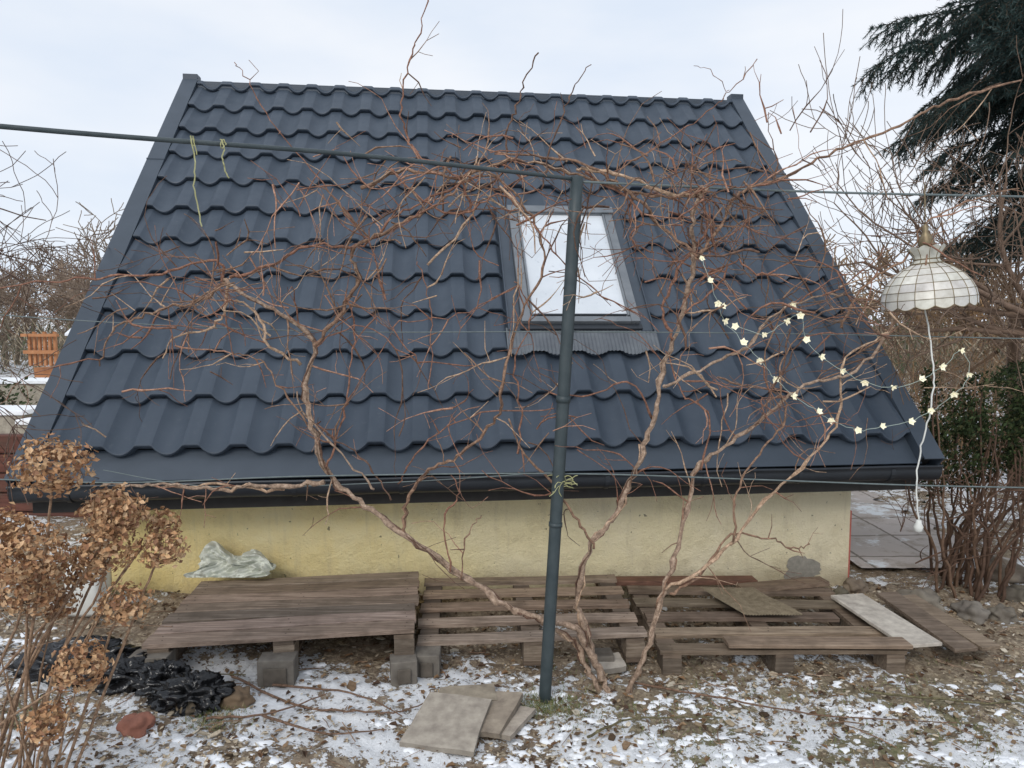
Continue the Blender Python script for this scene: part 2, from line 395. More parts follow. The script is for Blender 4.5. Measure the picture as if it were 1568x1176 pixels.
# ------------------------------------------------------------ vines
def rv(s=1): return Vector((ru(-s,s),ru(-s,s),ru(-s,s)))
def twig(mb,p,d,L,r,lvl=0,droop=-.03,flat=.5,kink=.33,col=(1,1,1),child=.35,n=4,step=.045,minr=.0012):
    pts=[p.copy()];rad=[r];d=d.normalized();t=0
    while t<L:
        kv=rv(kink); kv.y*=flat
        d=(d+kv+Vector((0,0,droop))).normalized()
        st=step*ru(.6,1.4); p=p+d*st; t+=st
        rr=r*(1-.6*t/L); nod=1.5 if rnd()<.35 else 1
        pts.append(p.copy()); rad.append(max(minr,rr*nod))
        if lvl>0 and rnd()<child:
            dd=(d*.5+Vector((ru(-1,1),ru(-1,1)*flat,ru(-.7,1)))).normalized()
            twig(mb,p,dd,L*ru(.2,.55),max(minr,rr*.7),lvl-1,droop,flat,kink,col,child,n,step,minr)
    mb.tube(pts,rad,n,0,col,cap=False)
red=(.76,.48,.39); gry=(1,.92,.84); brn=(.76,.59,.48); pale=(1.35,1.2,1.02); pink=(1.2,.85,.72); drk=(.42,.30,.25)
def cane(mb,L,r0,r1,dy0=0,dy1=0,col=brn,sub=6,tw=.5,twl=.28,n=7,twr=.0038,droop=-.04):
    r0*=.68 if r0>.012 else .85; r1*=.85
    P=[T(x+ru(-3,3),y+ru(-3,3),lerp(dy0,dy1,i/(len(L)-1))+ru(-.04,.04)) for i,(x,y) in enumerate(L)]
    S=smoothpath(P,sub,.009); m=len(S)
    R_=[lerp(r0,r1,i/(m-1))*ru(.75,1.3) for i in range(m)]
    mb.tube(S,R_,n,0,col)
    if r0>.007:
        for q in range(3 if r0>.012 else 2):
            o=ru(0,6); fr_=ru(.25,.6); a=random.randint(0,m//3); e=random.randint(m//2,m)
            pp=[S[i]+Vector((math.cos(o+i*fr_),math.sin(o+i*fr_),.3*math.sin(i*fr_)))*R_[i]*ru(.85,1.5) for i in range(a,e)]
            mb.tube(pp,[R_[i]*ru(.22,.5) for i in range(a,e)],4,0,random.choice([pale,brn,drk,gry]))
    for i in range(3,m):
        if rnd()<tw*.66 and S[i].z>.55:
            d=(S[i]-S[i-1]).normalized()
            q=(d*.4+Vector((ru(-1,1),ru(-.5,.5),ru(-1,1)))).normalized()
            cc=random.choice([brn,red,red,pale,pink,drk])
            twig(mb,S[i],q,ru(.2,1.4)*twl,twr*ru(.6,1.0),1,droop,.6,.36,cc,.26,4,.05)
v1=MB()
cane(v1,[(935,1080),(922,1040),(895,995),(880,962),(820,948),(760,920),(690,868),(620,818),(560,775),(505,735),(480,665),(468,600),(480,530),(440,485),(385,458),(345,430)],.024,.010,.05,0,gry,6,.22)
cane(v1,[(505,735),(440,748),(390,742),(340,748),(260,736),(200,745),(150,742)],.012,.006,0,.02,gry,6,.35,.2)
cane(v1,[(430,750),(400,752),(330,740),(290,748),(240,742)],.008,.005,.03,.03,pale,5,.2,.2)
cane(v1,[(345,430),(300,462),(255,470),(215,490),(180,505),(150,560)],.009,.003,0,0,brn,6,.55)
cane(v1,[(345,430),(330,400),(250,420),(170,430),(100,435),(-20,450)],.007,.003,0,-.1,red,6,.4)
cane(v1,[(480,530),(520,480),(548,430),(540,390),(580,360),(640,330),(700,290)],.010,.005,0,0,brn,6,.5)
cane(v1,[(350,430),(420,400),(480,375),(560,372),(610,330),(660,300),(740,268)],.008,.005,.05,0,red,6,.55)
cane(v1,[(345,430),(350,470),(330,500),(260,520),(250,550)],.008,.003,0,0,pale,5,.5)
cane(v1,[(500,715),(525,650),(540,580),(545,500),(530,460)],.006,.003,0,0,red,6,.4)
cane(v1,[(455,555),(420,530),(395,480),(360,460)],.007,.005,0,.02,pale,5,.3)
cane(v1,[(710,885),(708,840),(722,805),(738,790)],.005,.0025,0,0,brn,5,.15,.12)
cane(v1,[(690,868),(680,800),(700,760),(690,725)],.005,.003,0,0,red,5,.2,.15)
cane(v1,[(480,660),(430,600),(400,560),(370,540)],.005,.003,0,0,brn,5,.3,.15)
cane(v1,[(575,750),(540,700),(470,640),(455,600)],.006,.004,0,0,gry,5,.2,.15)
cane(v1,[(600,760),(570,720),(540,690),(505,660)],.005,.003,0,0,drk,5,.3,.15)
cane(v1,[(620,818),(625,770),(655,720),(710,690),(760,640),(768,585),(800,480),(832,400),(805,310),(745,265)],.009,.005,0,0,brn,7,.4)
v2=MB()
cane(v2,[(940,1085),(925,1050),(905,990),(886,925),(908,838),(945,790),(975,715),(1000,640),(1022,560),(1048,480),(1065,400),(1060,330),(1080,285)],.022,.009,.1,0,gry,7,.3)
cane(v2,[(925,1080),(905,1040),(880,990),(830,960)],.018,.012,.08,.05,gry,6,0)
cane(v2,[(908,838),(885,790),(850,745),(800,690),(780,640)],.008,.004,0,0,brn,6,.3)
cane(v2,[(1000,640),(960,580),(900,610),(840,600)],.006,.003,0,0,red,5,.3)
cane(v2,[(1010,590),(1080,560),(1140,530),(1180,485),(1230,460),(1290,450)],.009,.004,0,0,gry,6,.4)
cane(v2,[(1065,400),(1100,350),(1130,300),(1200,275),(1290,225),(1380,190),(1460,155),(1600,110)],.009,.005,0,.1,brn,7,.45,.3)
cane(v2,[(1065,400),(1020,350),(960,300),(900,262),(830,240),(760,235)],.009,.005,0,0,brn,6,.5)
cane(v2,[(1080,285),(1060,300),(1000,292),(930,268),(885,262)],.009,.008,0,0,pale,6,.5)
cane(v2,[(900,265),(980,330),(960,370),(1000,390)],.006,.003,0,0,red,6,.5)
cane(v2,[(1050,480),(1100,440),(1130,400),(1160,420),(1230,400),(1300,420)],.006,.003,0,0,red,6,.5)
cane(v2,[(1035,520),(1020,470),(1050,400),(1085,350),(1075,300)],.008,.005,.05,.03,red,6,.3)
v3=MB()
cane(v3,[(965,1080),(985,1010),(1018,910),(1050,835),(1072,730),(1120,690),(1190,630),(1240,590),(1310,570),(1370,520),(1400,440)],.017,.006,.05,.1,gry,7,.3)
cane(v3,[(1022,905),(1080,882),(1128,826),(1190,832),(1235,855),(1255,848)],.008,.003,0,.15,brn,6,.3,.12)
cane(v3,[(1025,900),(1110,845),(1180,770),(1250,700),(1300,640),(1300,560),(1380,500)],.009,.004,0,.1,pale,7,.3)
cane(v3,[(1075,720),(1085,640),(1040,600),(1020,540)],.006,.003,0,0,red,6,.4)
cane(v3,[(1128,826),(1120,750),(1160,690),(1200,640),(1190,560),(1230,500)],.007,.003,0,0,brn,6,.4)
cane(v3,[(1300,500),(1340,430),(1400,400),(1450,330),(1530,300),(1600,280)],.007,.003,.1,.2,brn,6,.5)
v4=MB()
cane(v4,[(722,320),(700,270),(650,240),(620,210),(613,160),(630,100),(642,50),(660,-10)],.0065,.003,0,0,red,6,.1,.12)
cane(v4,[(720,300),(770,260),(775,215),(785,170),(800,135),(826,88)],.006,.003,0,0,drk,6,.05,.1)
cane(v4,[(830,300),(845,225),(862,175),(885,135),(905,103)],.0045,.002,0,0,drk,6,.05,.1)
cane(v4,[(560,370),(490,280),(420,190),(385,130),(368,103)],.0035,.002,0,0,red,6,.15,.12)
cane(v4,[(930,270),(1000,230),(1080,180),(1120,140),(1152,98)],.003,.002,0,0,red,6,.1,.12)
cane(v4,[(1120,142),(1090,120),(1060,103)],.002,.0012,0,0,red,5,0,.1)
cane(v4,[(560,290),(620,262),(700,268),(780,250),(860,262),(930,285),(1010,300),(1090,300)],.009,.006,0,0,brn,6,.8)
cane(v4,[(600,262),(640,300),(700,330),(760,300),(800,330),(840,370),(870,410),(930,460)],.006,.003,-.03,0,red,6,.5)
cane(v4,[(655,410),(720,330),(730,250)],.006,.003,0,0,pale,5,.5)
cane(v4,[(480,530),(560,500),(640,560),(600,500),(700,480),(790,440)],.004,.002,0,0,red,6,.4)
cane(v4,[(660,600),(662,510),(655,450),(640,400)],.003,.0025,0,0,red,6,.3)
cane(v4,[(790,700),(800,640),(790,560),(815,480),(790,430)],.005,.003,0,0,red,6,.3,.15)
cane(v4,[(610,740),(640,690),(720,640),(850,625)],.004,.003,0,0,red,6,.3,.15)
def cluster(mb,cx,cy,sx,sy,nn,L=.26,dr=-.06,cols=(brn,red,pale,pink,red,drk,drk,brn)):
    for i in range(int(nn*.8)):
        p=T(random.gauss(cx,sx),random.gauss(cy,sy),ru(-.18,.18))
        d=Vector((ru(-1,1),ru(-.3,.3),ru(-1,1)))
        twig(mb,p,d,L*ru(.3,1.4),ru(.0020,.0048),1,dr,.5,.40,random.choice(cols),.28,4,.055)
cluster(v4,720,290,60,30,40); cluster(v4,1070,300,45,34,60,.2)
cluster(v4,1060,400,50,70,26); cluster(v1,340,440,40,36,50,.22); cluster(v1,250,480,70,50,22)
cluster(v1,540,400,60,60,22); cluster(v4,760,430,90,90,20); cluster(v2,960,300,60,25,26)
cluster(v3,1200,420,90,80,22,.32); cluster(v1,600,330,70,50,20); cluster(v3,1120,560,90,70,18,.28); cluster(v1,620,640,120,50,9,.28)
cluster(v2,880,620,80,60,8,.28); cluster(v1,470,300,60,40,9); cluster(v2,840,245,120,22,18); cluster(v1,200,620,60,60,5); cluster(v2,1160,240,60,40,10); cluster(v3,1320,480,60,80,18)
for q,vv in enumerate((v1,v2,v3,v4)):
    vv.build("grapevine",[m_bark],smooth=True)
# ------------------------------------------------------------ pallets
def pallet(name,cx,cy,rot,z,w,d,nsl,gap,tilt=0,seed=1,ytilt=0):
    random.seed(seed)
    mb=MB(); M=Matrix.Translation((cx,cy,z))@Matrix.Rotation(rot,4,'Z')@Matrix.Rotation(tilt,4,'X')@Matrix.Rotation(ytilt,4,'Y')
    sw=(d-gap*(nsl-1))/nsl
    for i in range(nsl):
        y0=-d/2+i*(sw+gap); j=ru(-.014,.014); c=ru(.6,1.3); cl=(c,c*ru(.88,1.0),c*ru(.78,.98)); r=ru(-.012,.012)
        f=lambda x,y,zz,r=r:M@Vector((x,y+r*x,zz+.004*math.sin(x*3+i)))
        n=8; wl=w*(.86 if (seed==4 and i==2) else 1)
        k0=len(mb.v)
        for q in range(n+1):
            x=-w/2+j+wl*q/n
            e=ru(-.0015,.0015)
            for (yy,zz) in ((y0+e,-.021),(y0+e,-.002),(y0+.003+e,0),(y0+sw-.003+e,0),(y0+sw+e,-.002),(y0+sw+e,-.021)): mb.v.append(tuple(f(x+ (ru(-.004,.004) if q in (0,n) else 0),yy,zz)))
        for q in range(n):
            for a in range(6):
                b_=(a+1)%6; mb.f.append((k0+q*6+a,k0+(q+1)*6+a,k0+(q+1)*6+b_,k0+q*6+b_)); mb.m.append(0); mb.c.append(cl)
        mb.f.append(tuple(k0+a for a in range(6))); mb.f.append(tuple(k0+n*6+5-a for a in range(6))); mb.m+=[0,0]; mb.c+=[(c*.8,c*.7,c*.6)]*2
        for xx in (-w/2+.055,0,w/2-.055):
            for dy in (.3,.7):
                p=f(xx+ru(-.015,.015),y0+sw*dy,.0012); mb.face([p+Vector((.004*math.cos(a*1.05),.004*math.sin(a*1.05),0)) for a in range(6)],0,(.25,.2,.18))
    f=lambda x,y,zz:M@Vector((x,y,zz))
    for xx in (-w/2+.01,-.045,w/2-.10):
        c=ru(.5,.8)
        mb.box(f,(xx,-d/2+.005,-.043),(xx+.09,d/2-.005,-.0235),0,(c,c*.93,c*.85))
        for yy in (-d/2+.004,-.06,d/2-.13):
            c=ru(.5,1.0)
            mb.box(f,(xx+.001,yy,-.122),(xx+.093,yy+.12,-.0435),0,(c,c*.97,c*.9))
        mb.box(f,(xx,-d/2+.002,-.145),(xx+.09,d/2-.002,-.1225),0,(.5,.45,.4))
    return mb.build(name,[m_wood])
pallet("wooden_pallet",-1.085,3.50,math.radians(7),.290,1.19,.80,7,.010,math.radians(-.5),seed=3)
pallet("wooden_pallet",.075,3.70,math.radians(4),.205,1.12,.76,5,.095,math.radians(2.4),seed=5)
pallet("wooden_pallet",1.32,3.74,math.radians(2),.125,1.22,.80,5,.098,math.radians(1.4),seed=4,ytilt=math.radians(1.0))
random.seed(11)
for (x,y,sx_,sy_,sz) in ((-1.60,3.04,.17,.10,.14),(-1.05,3.07,.16,.1,.14),(-.50,3.15,.12,.1,.13),(-.40,3.25,.12,.14,.13),(.45,3.4,.1,.1,.1)):
    mb=MB(); M=Matrix.Translation((x,y,gh(x,y)-.03))@Matrix.Rotation(ru(-.15,.25),4,'Z')
    mb.box(lambda a,b_,c_:M@Vector((a,b_,c_)),(-sx_/2,-sy_/2,0),(sx_/2,sy_/2,sz),0,(.42,.41,.40))
    mb.box(lambda a,b_,c_:M@Vector((a,b_,c_)),(-sx_/2+.03,-sy_/2-.012,.03),(sx_/2-.03,-sy_/2-.003,sz-.03),0,(.28,.26,.24))
    mb.build("concrete_block",[m_conc],bevel=.006)
def plank(name,P0,P1,w,th,m,col=(1,1,1)):
    mb=MB(); a=Vector(P0); b_=Vector(P1); d=(b_-a); L=d.length; d.normalize(); s_=Vector((-d.y,d.x,0)).normalized(); n_=d.cross(s_)*-1
    if n_.z<0: n_=-n_
    mb.box(lambda x,y,z:a+d*x+s_*y+n_*(z),(0,-w/2,-th),(L,w/2,0),0,col)
    return mb.build(name,[m],bevel=.003)
plank("light_board",(1.93,3.98,.15),(2.02,3.36,.14),.20,.018,m_conc,(1.35,1.35,1.35))
plank("wooden_plank",(2.17,4.0,.155),(2.27,3.42,.09),.13,.022,m_wood,(.75,.7,.65))
plank("wooden_plank",(2.30,4.02,.13),(2.42,3.46,.08),.11,.022,m_wood,(1,.95,.85))
plank("wooden_plank",(1.05,3.37,.155),(1.95,3.38,.145),.10,.02,m_wood,(1.1,1.0,.9))
plank("wooden_plank",(.5,4.17,.17),(1.5,4.27,.14),.09,.03,m_wood,(.7,.42,.34))
plank("wooden_plank",(1.35,4.1,.15),(1.9,4.2,.16),.10,.03,m_wood,(.8,.7,.6))
mb=MB(); P=[]
for j in range(20):
    for i in range(60):
        x=1.24+i*.0053; y=3.66+j*.018; P.append((x-(j*.008),y,.160+.004*math.sin(i*2.1)+.01*noise.noise(Vector((x*6,y*6,0)))+j*.001))
mb.grid(P,60,20); mb.build("ribbed_mat",[simple("mat_fibre",(.14,.11,.07),(.26,.21,.14),30,.9)],smooth=False)
def slab(x,y,w,d,t,rz,rx,ry,col,lift=0,name="stone_slab"):
    mb=MB(); M=Matrix.Translation((x,y,gh(x,y)+lift))@Matrix.Rotation(rz,4,'Z')@Matrix.Rotation(rx,4,'X')@Matrix.Rotation(ry,4,'Y')
    pts=[]
    cor=[(-w/2,-d/2),(w/2,-d/2+.01),(w/2-.005,d/2),(-w/2+.02,d/2-.01)]
    for i in range(4):
        for q in range(6):
            a=Vector(cor[i]).lerp(Vector(cor[(i+1)%4]),q/6); pts.append((a.x+ru(-.003,.003),a.y+ru(-.003,.003)))
    n=len(pts); top=[M@Vector((a,b_,t)) for a,b_ in pts]; bt=[M@Vector((a,b_,0)) for a,b_ in pts]
    mb.face(top,0,col); mb.face(bt[::-1],0,col)
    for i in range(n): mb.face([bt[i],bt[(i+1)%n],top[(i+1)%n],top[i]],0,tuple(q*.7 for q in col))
    mb.build(name,[m_conc])
slab(-.26,2.76,.29,.34,.022,-.2,.10,.05,(1.0,.97,.93),.03)
slab(-.08,2.85,.18,.30,.022,-.35,.08,-.10,(.85,.78,.70),.015)
slab(-.20,2.97,.26,.14,.022,.1,.05,.0,(.8,.75,.66),.02)
slab(-.02,2.82,.15,.24,.02,-.5,.0,-.05,(1.15,1.1,1.05),.0)
slab(.46,3.36,.18,.12,.03,.2,.2,0,(1.1,1.1,1.1),.02)
def blob(mb,c,r,sq=(1,1,.7),seed=0,amp=.25,nn=14,fr=1.6,col=(1,1,1),ridge=False):
    P=[]
    for j in range(nn):
        th_=math.pi*j/(nn-1)
        for i in range(nn*2):
            ph=2*math.pi*i/(nn*2-1)
            d=Vector((math.sin(th_)*math.cos(ph),math.sin(th_)*math.sin(ph),math.cos(th_)))
            nv=noise.noise(d*fr+Vector((seed,0,0)))
            if ridge:
                q=d*fr+Vector((seed,0,0)); w=noise.noise(q*.8)
                nv=.5-1.4*abs(noise.noise(q+Vector((w,w,0))))-.35*abs(noise.noise(Vector((q.x*2.6,q.y*2.0,q.z*1.4+seed))))
            rr=r*(1+amp*nv)
            P.append((c[0]+d.x*rr*sq[0],c[1]+d.y*rr*sq[1],c[2]+d.z*rr*sq[2]))
    mb.grid(P,nn*2,nn,0,col)
for i,(x,y,r,cl) in enumerate(((2.42,4.1,.12,(1,1,.95)),(2.68,4.02,.09,(.8,.8,.8)),(2.85,4.0,.075,(.9,.9,.85)),(2.2,4.42,.07,(1,.9,.8)),(2.05,4.3,.05,(.7,.7,.6)),(3.35,4.7,.13,(.9,.85,.8)),(3.05,4.0,.06,(1,1,1)),
      (-1.45,2.62,.062,(1.3,.62,.5)),(2.55,4.25,.07,(.8,.8,.7)),(3.15,4.3,.08,(.6,.6,.55)),(-1.32,2.78,.04,(1.1,1,.8)),(2.0,4.42,.04,(1,.9,.7)),(-1.15,2.85,.06,(.9,.7,.5)))):
    mb=MB(); blob(mb,(x,y,gh(x,y)+r*.25),r,seed=i*3.1,col=cl,amp=.45,nn=20,fr=1.9); mb.build("field_stone",[m_stone],smooth=True)
for i,(x,y,r,sq) in enumerate(((-1.33,2.84,.115,(1.2,.8,.62)),(-1.50,2.93,.10,(1.0,.8,.75)),(-1.92,3.05,.17,(1.3,.7,.5)),(-1.70,2.98,.12,(1.2,.8,.55)))):
    mb=MB(); blob(mb,(x,y,gh(x,y)+r*.22),r,sq,seed=i*5+1,amp=.85,nn=44,fr=2.0,ridge=True); mb.build("black_plastic_bag",[m_black],smooth=True)
mb=MB(); P=[]
for j in range(40):
    for i in range(60):
        a=i/59; b_=j/39
        x=-1.80+.42*a+.05*math.sin(b_*3)+.03*noise.noise(Vector((b_*4,a*3,9))); z=.305+.15*b_*(math.sin(a*3.0+.2)**.7 if 0<a*3+.2<3.14 else .2)*(1+.5*math.sin(a*7+1))
        y=3.82+.16*b_ + .05*(1-abs(2*a-1))*math.sin(b_*6)
        nz=abs(noise.noise(Vector((a*7,b_*4,2))))*.09+abs(noise.noise(Vector((a*15,b_*9,5))))*.045
        P.append((x,y-nz,z+nz*.4))
mb.grid(P,60,40); mb.build("crumpled_tarp",[m_cloth],smooth=True)
mb=MB()
prof=[(.0,.0),(.085,0),(.095,.02),(.095,.22),(.08,.27),(.035,.30),(.035,.33),(0,.33)]
P=[]
for r,z in prof:
    for i in range(25):
        a=2*math.pi*i/24; sq=1.0/max(abs(math.cos(a)),abs(math.sin(a)))**.6
        P.append((-2.22+r*math.cos(a)*sq,3.62+r*math.sin(a)*sq*.8,gh(-2.22,3.62)+z))
mb.grid(P,25,len(prof)); mb.build("plastic_canister",[m_white],smooth=True)
# ------------------------------------------------------------ litter
random.seed(5)
mb=MB()
cols=[(.60,.48,.33),(.45,.34,.22),(.72,.60,.44),(.2,.13,.08),(.3,.2,.12),(.12,.08,.05),(.78,.69,.55)]
for i in range(26000):
    x=ru(-2.9,4.2); y=2.35+2.2*rnd()**1.15
    dens=.25+.75*sst(-.1,.25,noise.noise(Vector((x*1.8,y*1.8,4))))
    if rnd()>dens: continue
    big=rnd()<.05
    z=gh(x,y)+ru(.001,.010); a=ru(0,6.28); L=ru(.003,.013)*(2.0 if big else 1); w=L*ru(.2,.8)
    dx=Vector((math.cos(a),math.sin(a),ru(-.35,.35)))*L; dy=Vector((-math.sin(a),math.cos(a),ru(-.35,.35)))*w; p=Vector((x,y,z))
    c=random.choice(cols); s_=ru(.6,1.05)
    q=[p-dx-dy*ru(.2,1),p+dx*ru(.4,.9)-dy,p+dx+dy*ru(.3,.9),p+dx*.1+dy*1.1,p-dx*.9+dy*ru(.3,.9)]
    cc=(c[0]*s_,c[1]*s_,c[2]*s_); mb.face(q,0,cc)
    if big:
        up=Vector((0,0,.005)); mb.face([v+up for v in q],0,cc)
        for e in range(5): mb.face([q[e],q[(e+1)%5],q[(e+1)%5]+up,q[e]+up],0,tuple(v*.7 for v in cc))
mb.build("wood_chips",[m_chip])
mb=MB()
for i in range(1500):
    x=ru(-2.9,4.0); y=2.35+2.2*rnd(); z=gh(x,y)+.008; a=ru(0,6.28); L=ru(.008,.022); c=random.choice([(.16,.09,.05),(.25,.15,.08),(.10,.06,.04),(.33,.22,.13)])
    e=Vector((math.cos(a),math.sin(a),0)); n_=Vector((-e.y,e.x,0)); p=Vector((x,y,z)); up=Vector((0,0,ru(.004,.014)))
    mb.face([p-e*L,p-e*.3*L-n_*L*.5+up,p+e*.6*L-n_*L*.35+up*.6,p+e*L*1.1],0,c); mb.face([p-e*L,p+e*L*1.1,p+e*.5*L+n_*L*.45+up,p-e*.4*L+n_*L*.5+up*.5],0,c)
mb.build("fallen_leaves",[m_chip])
mb=MB()
for cl_ in range(120):
    cx=ru(-2.4,3.2); cy=2.42+ru(0,1)**1.3*.95
    if rnd()<.3: cx=random.gauss(.45,.35); cy=ru(2.45,3.1)
    ex=ru(.03,.13)
    for q_ in range(int(ru(5,15))):
        x=cx+random.gauss(0,ex); y=cy+random.gauss(0,ex*.5)
        r=ru(.006,.030)*(1-.3*rnd()); z=gh(x,y)-.003; k0=len(mb.v); nn=12
        mb.v.append((x,y,z+r*ru(.25,.4)))
        for lay,(fr_,hz) in enumerate(((.55,.26),(1,-.12))):
            for q in range(nn):
                a=2*math.pi*q/nn; rr=r*fr_*ru(.55,1.45); mb.v.append((x+rr*math.cos(a)*1.4,y+rr*math.sin(a),z+r*hz))
        for q in range(nn):
            q2=(q+1)%nn
            mb.f.append((k0,k0+1+q,k0+1+q2)); mb.f.append((k0+1+q,k0+1+nn+q,k0+1+nn+q2,k0+1+q2))
            mb.m+= [0,0]; mb.c+=[(1,1,1)]*2
mb.build("snow_patches",[m_snow],smooth=True)
mb=MB()
for i in range(9000):
    if rnd()<.7: x=ru(.2,4.0); y=2.35+ru(0,1)**1.3*1.2
    else:
        cx,cy=random.choice([(.22,2.96),(-1.2,2.7),(-1.9,2.7),(.6,3.1),(-2.3,3.9),(.1,3.0),(.15,2.98)]); x=random.gauss(cx,.06); y=random.gauss(cy,.05)
    if noise.noise(Vector((x*2.5,y*2.5,12)))<-.08: continue
    z=gh(x,y)-.004; L=ru(.012,.05); a=ru(0,6.28); d=Vector((math.cos(a)*ru(.3,1.4),math.sin(a)*ru(.3,1.4),ru(.4,1))).normalized()*L; s_=Vector((-math.sin(a),math.cos(a),0))*.0018; p=Vector((x,y,z))
    c=random.choice([(.17,.21,.07),(.2,.23,.09),(.38,.32,.18),(.3,.25,.13),(.13,.17,.05)])
    mb.face([p-s_,p+s_,p+d*.6+s_*.7+Vector((0,0,.004))],0,c); mb.face([p+d*.6-s_,p+d*.6+s_,p+d],0,c)
mb.build("grass",[m_chip])
mb=MB()
def gp(x,y,h=.015): return Vector((x,y,gh(x,y)+h))
for L in ([(-1.25,3.05),(-.9,2.86),(-.6,2.8),(-.45,2.84),(-.3,2.95)],[(-1.0,2.72),(-.75,2.64),(-.5,2.7)],[(.55,3.2),(.9,3.05),(1.3,2.95),(1.9,2.9)],[(-1.7,3.0),(-1.5,2.98),(-1.2,3.08)],[(.3,2.7),(.5,2.85),(.9,2.9)],[(1.6,3.1),(2.1,3.0),(2.6,3.12)],[(-1.2,2.66),(-1.0,2.75),(-.8,2.95)],[(-1.05,3.0),(-.7,2.95),(-.45,2.78)]):
    S=smoothpath([gp(x,y,ru(.012,.04)) for x,y in L],6,.004); mb.tube(S,[lerp(.006,.002,i/len(S)) for i in range(len(S))],5,0,random.choice([(.5,.38,.3),(.4,.45,.28),(.6,.45,.35)]))
for i in range(300):
    x=ru(-2.6,3.8); y=ru(2.4,4.0); a=ru(0,6.28); L=ru(.03,.16); p=gp(x,y,.01); q=gp(x+L*math.cos(a),y+L*math.sin(a),.014); mb.tube([p,p.lerp(q,.5)+rv(.008),q],ru(.001,.003),4,0,random.choice([brn,gry,(.5,.4,.3)]))
mb.build("fallen_twigs",[m_bark])
# ------------------------------------------------------------ dried hydrangea
random.seed(21)
def Hy(px,py,dy=0): 
    sc=.00200; return Vector(((px-784)*sc,2.12+dy,1.7+(497-py)*sc))
hyd=empty("dried_hydrangea")
heads=[(90,712,48,0),(150,795,42,.1),(112,800,32,.2),(45,845,50,0),(135,855,42,.1),(212,862,34,.15),(20,905,46,.05),(62,905,36,.2),(158,945,36,.1),(115,1025,40,.0),(62,1115,32,.0),(190,835,26,.25),(-30,830,45,.1),(20,965,28,.2),(95,835,36,.3)]
mb=MB(); ms=MB()
root=Vector((-1.62,2.2,.12))
for (px_,py_,r,dy) in heads:
    c=Hy(px_,py_,dy); R0=r*.00218
    for i in range(int(620*(r/45)**2)):
        z=ru(-1,1); a=ru(0,6.28); q=math.sqrt(1-z*z); d=Vector((q*math.cos(a),q*math.sin(a),z))
        lump=1+.42*noise.noise(d*3.0+Vector((px_,0,0)))
        p=c+Vector((d.x,d.y,d.z*.85))*R0*lump*ru(.66,1.05)
        n_=(d+rv(.8)).normalized(); e=n_.orthogonal().normalized(); e=Matrix.Rotation(ru(0,6.28),3,n_)@e; f_=n_.cross(e); L=ru(.006,.0125)
        b0=random.choice([(.60,.34,.17),(.48,.25,.12),(.72,.47,.27),(.34,.17,.09),(.64,.40,.21)]); s_=ru(.7,1.15)
        cl=(b0[0]*s_,b0[1]*s_,b0[2]*s_)
        mb.face([p-e*L,p-f_*L*.7+n_*L*.35,p+e*L*1.05,p+f_*L*.7+n_*L*.3],0,cl)
    rt=root+Vector((ru(-.25,.15),ru(-.1,.1),0))
    S=smoothpath([rt,rt.lerp(c,.4)+Vector((ru(-.06,.03),0,.08)),rt.lerp(c,.8)+Vector((ru(-.02,.02),0,.03)),c],6,.002)
    ms.tube(S,[lerp(.0055,.003,i/len(S)) for i in range(len(S))],6,0,(.85,.7,.55))
    for i in range(14):
        d=rv(1).normalized(); ms.tube([c-Vector((0,0,R0*.6)),c+d*R0*.8],.0011,3,0,(.7,.5,.35))
for i in range(9):
    p=root+Vector((ru(-.3,.2),ru(-.15,.15),0)); twig(ms,p,Vector((ru(-.3,.4),ru(-.2,.2),1)),ru(.4,.8),.005,1,0,.5,.14,(.8,.65,.5),.12,5,.06)
mb.build("flower_heads",[m_leafatt],hyd); ms.build("stems",[m_bark],hyd,smooth=True)
# ------------------------------------------------------------ lampshade
lamp=empty("hanging_lampshade")
lc=Vector((1.865,3.2,1.785))
tilt=Matrix.Rotation(math.radians(-5),3,'Y'); LS=.89
def LP(r,a,z): return lc+tilt@Vector((r*LS*math.cos(a),r*LS*math.sin(a),z))
prof=[(.212,0),(.213,.03),(.205,.065),(.186,.10),(.155,.135),(.115,.163),(.075,.183)]
nr=16; mb=MB(); ml=MB()
for s_ in range(nr):
    a0_=2*math.pi*s_/nr; a1_=2*math.pi*(s_+1)/nr
    for j in range(len(prof)-1):
        cl=ru(.78,1.1); cl=(cl,cl*ru(.97,1),cl*ru(.92,1))
        P=[]
        for (r,z) in (prof[j],prof[j+1]):
            for q in range(5):
                t_=q/4; a=lerp(a0_,a1_,t_); bul=1+.012*math.sin(math.pi*t_)
                zz=z-(.014*math.sin(math.pi*t_) if j==0 and z==0 else 0)
                P.append(LP(r*bul,a,zz))
        mb.grid(P,5,2,0,cl)
    ml.tube([LP(r+.001,a0_,z) for r,z in prof],.0016,5)
for (r,z) in prof[1:]:
    ml.tube([LP(r*(1+.012*abs(math.sin(nr/2*2*math.pi*i/96)))+.001,2*math.pi*i/96,z) for i in range(97)],.0013,5)
ml.tube([LP(.213*(1+.012*abs(math.sin(nr/2*2*math.pi*i/160))),2*math.pi*i/160,-.014*abs(math.sin(nr/2*2*math.pi*i/160))) for i in range(161)],.002,5)
cp=[(.070,.186),(.055,.205),(.062,.225),(.084,.252)]
for s_ in range(10):
    a0_=2*math.pi*s_/10;a1_=2*math.pi*(s_+1)/10; P=[]
    for j,(r,z) in enumerate(cp):
        for q in range(5):
            t_=q/4; P.append(LP(r,lerp(a0_,a1_,t_),z+(.012*math.sin(math.pi*t_) if j==3 else 0)))
    c_=ru(.75,1); mb.grid(P,5,4,0,(c_,c_,c_*.93)); ml.tube([LP(r+.001,a0_,z) for r,z in cp],.0015,5)
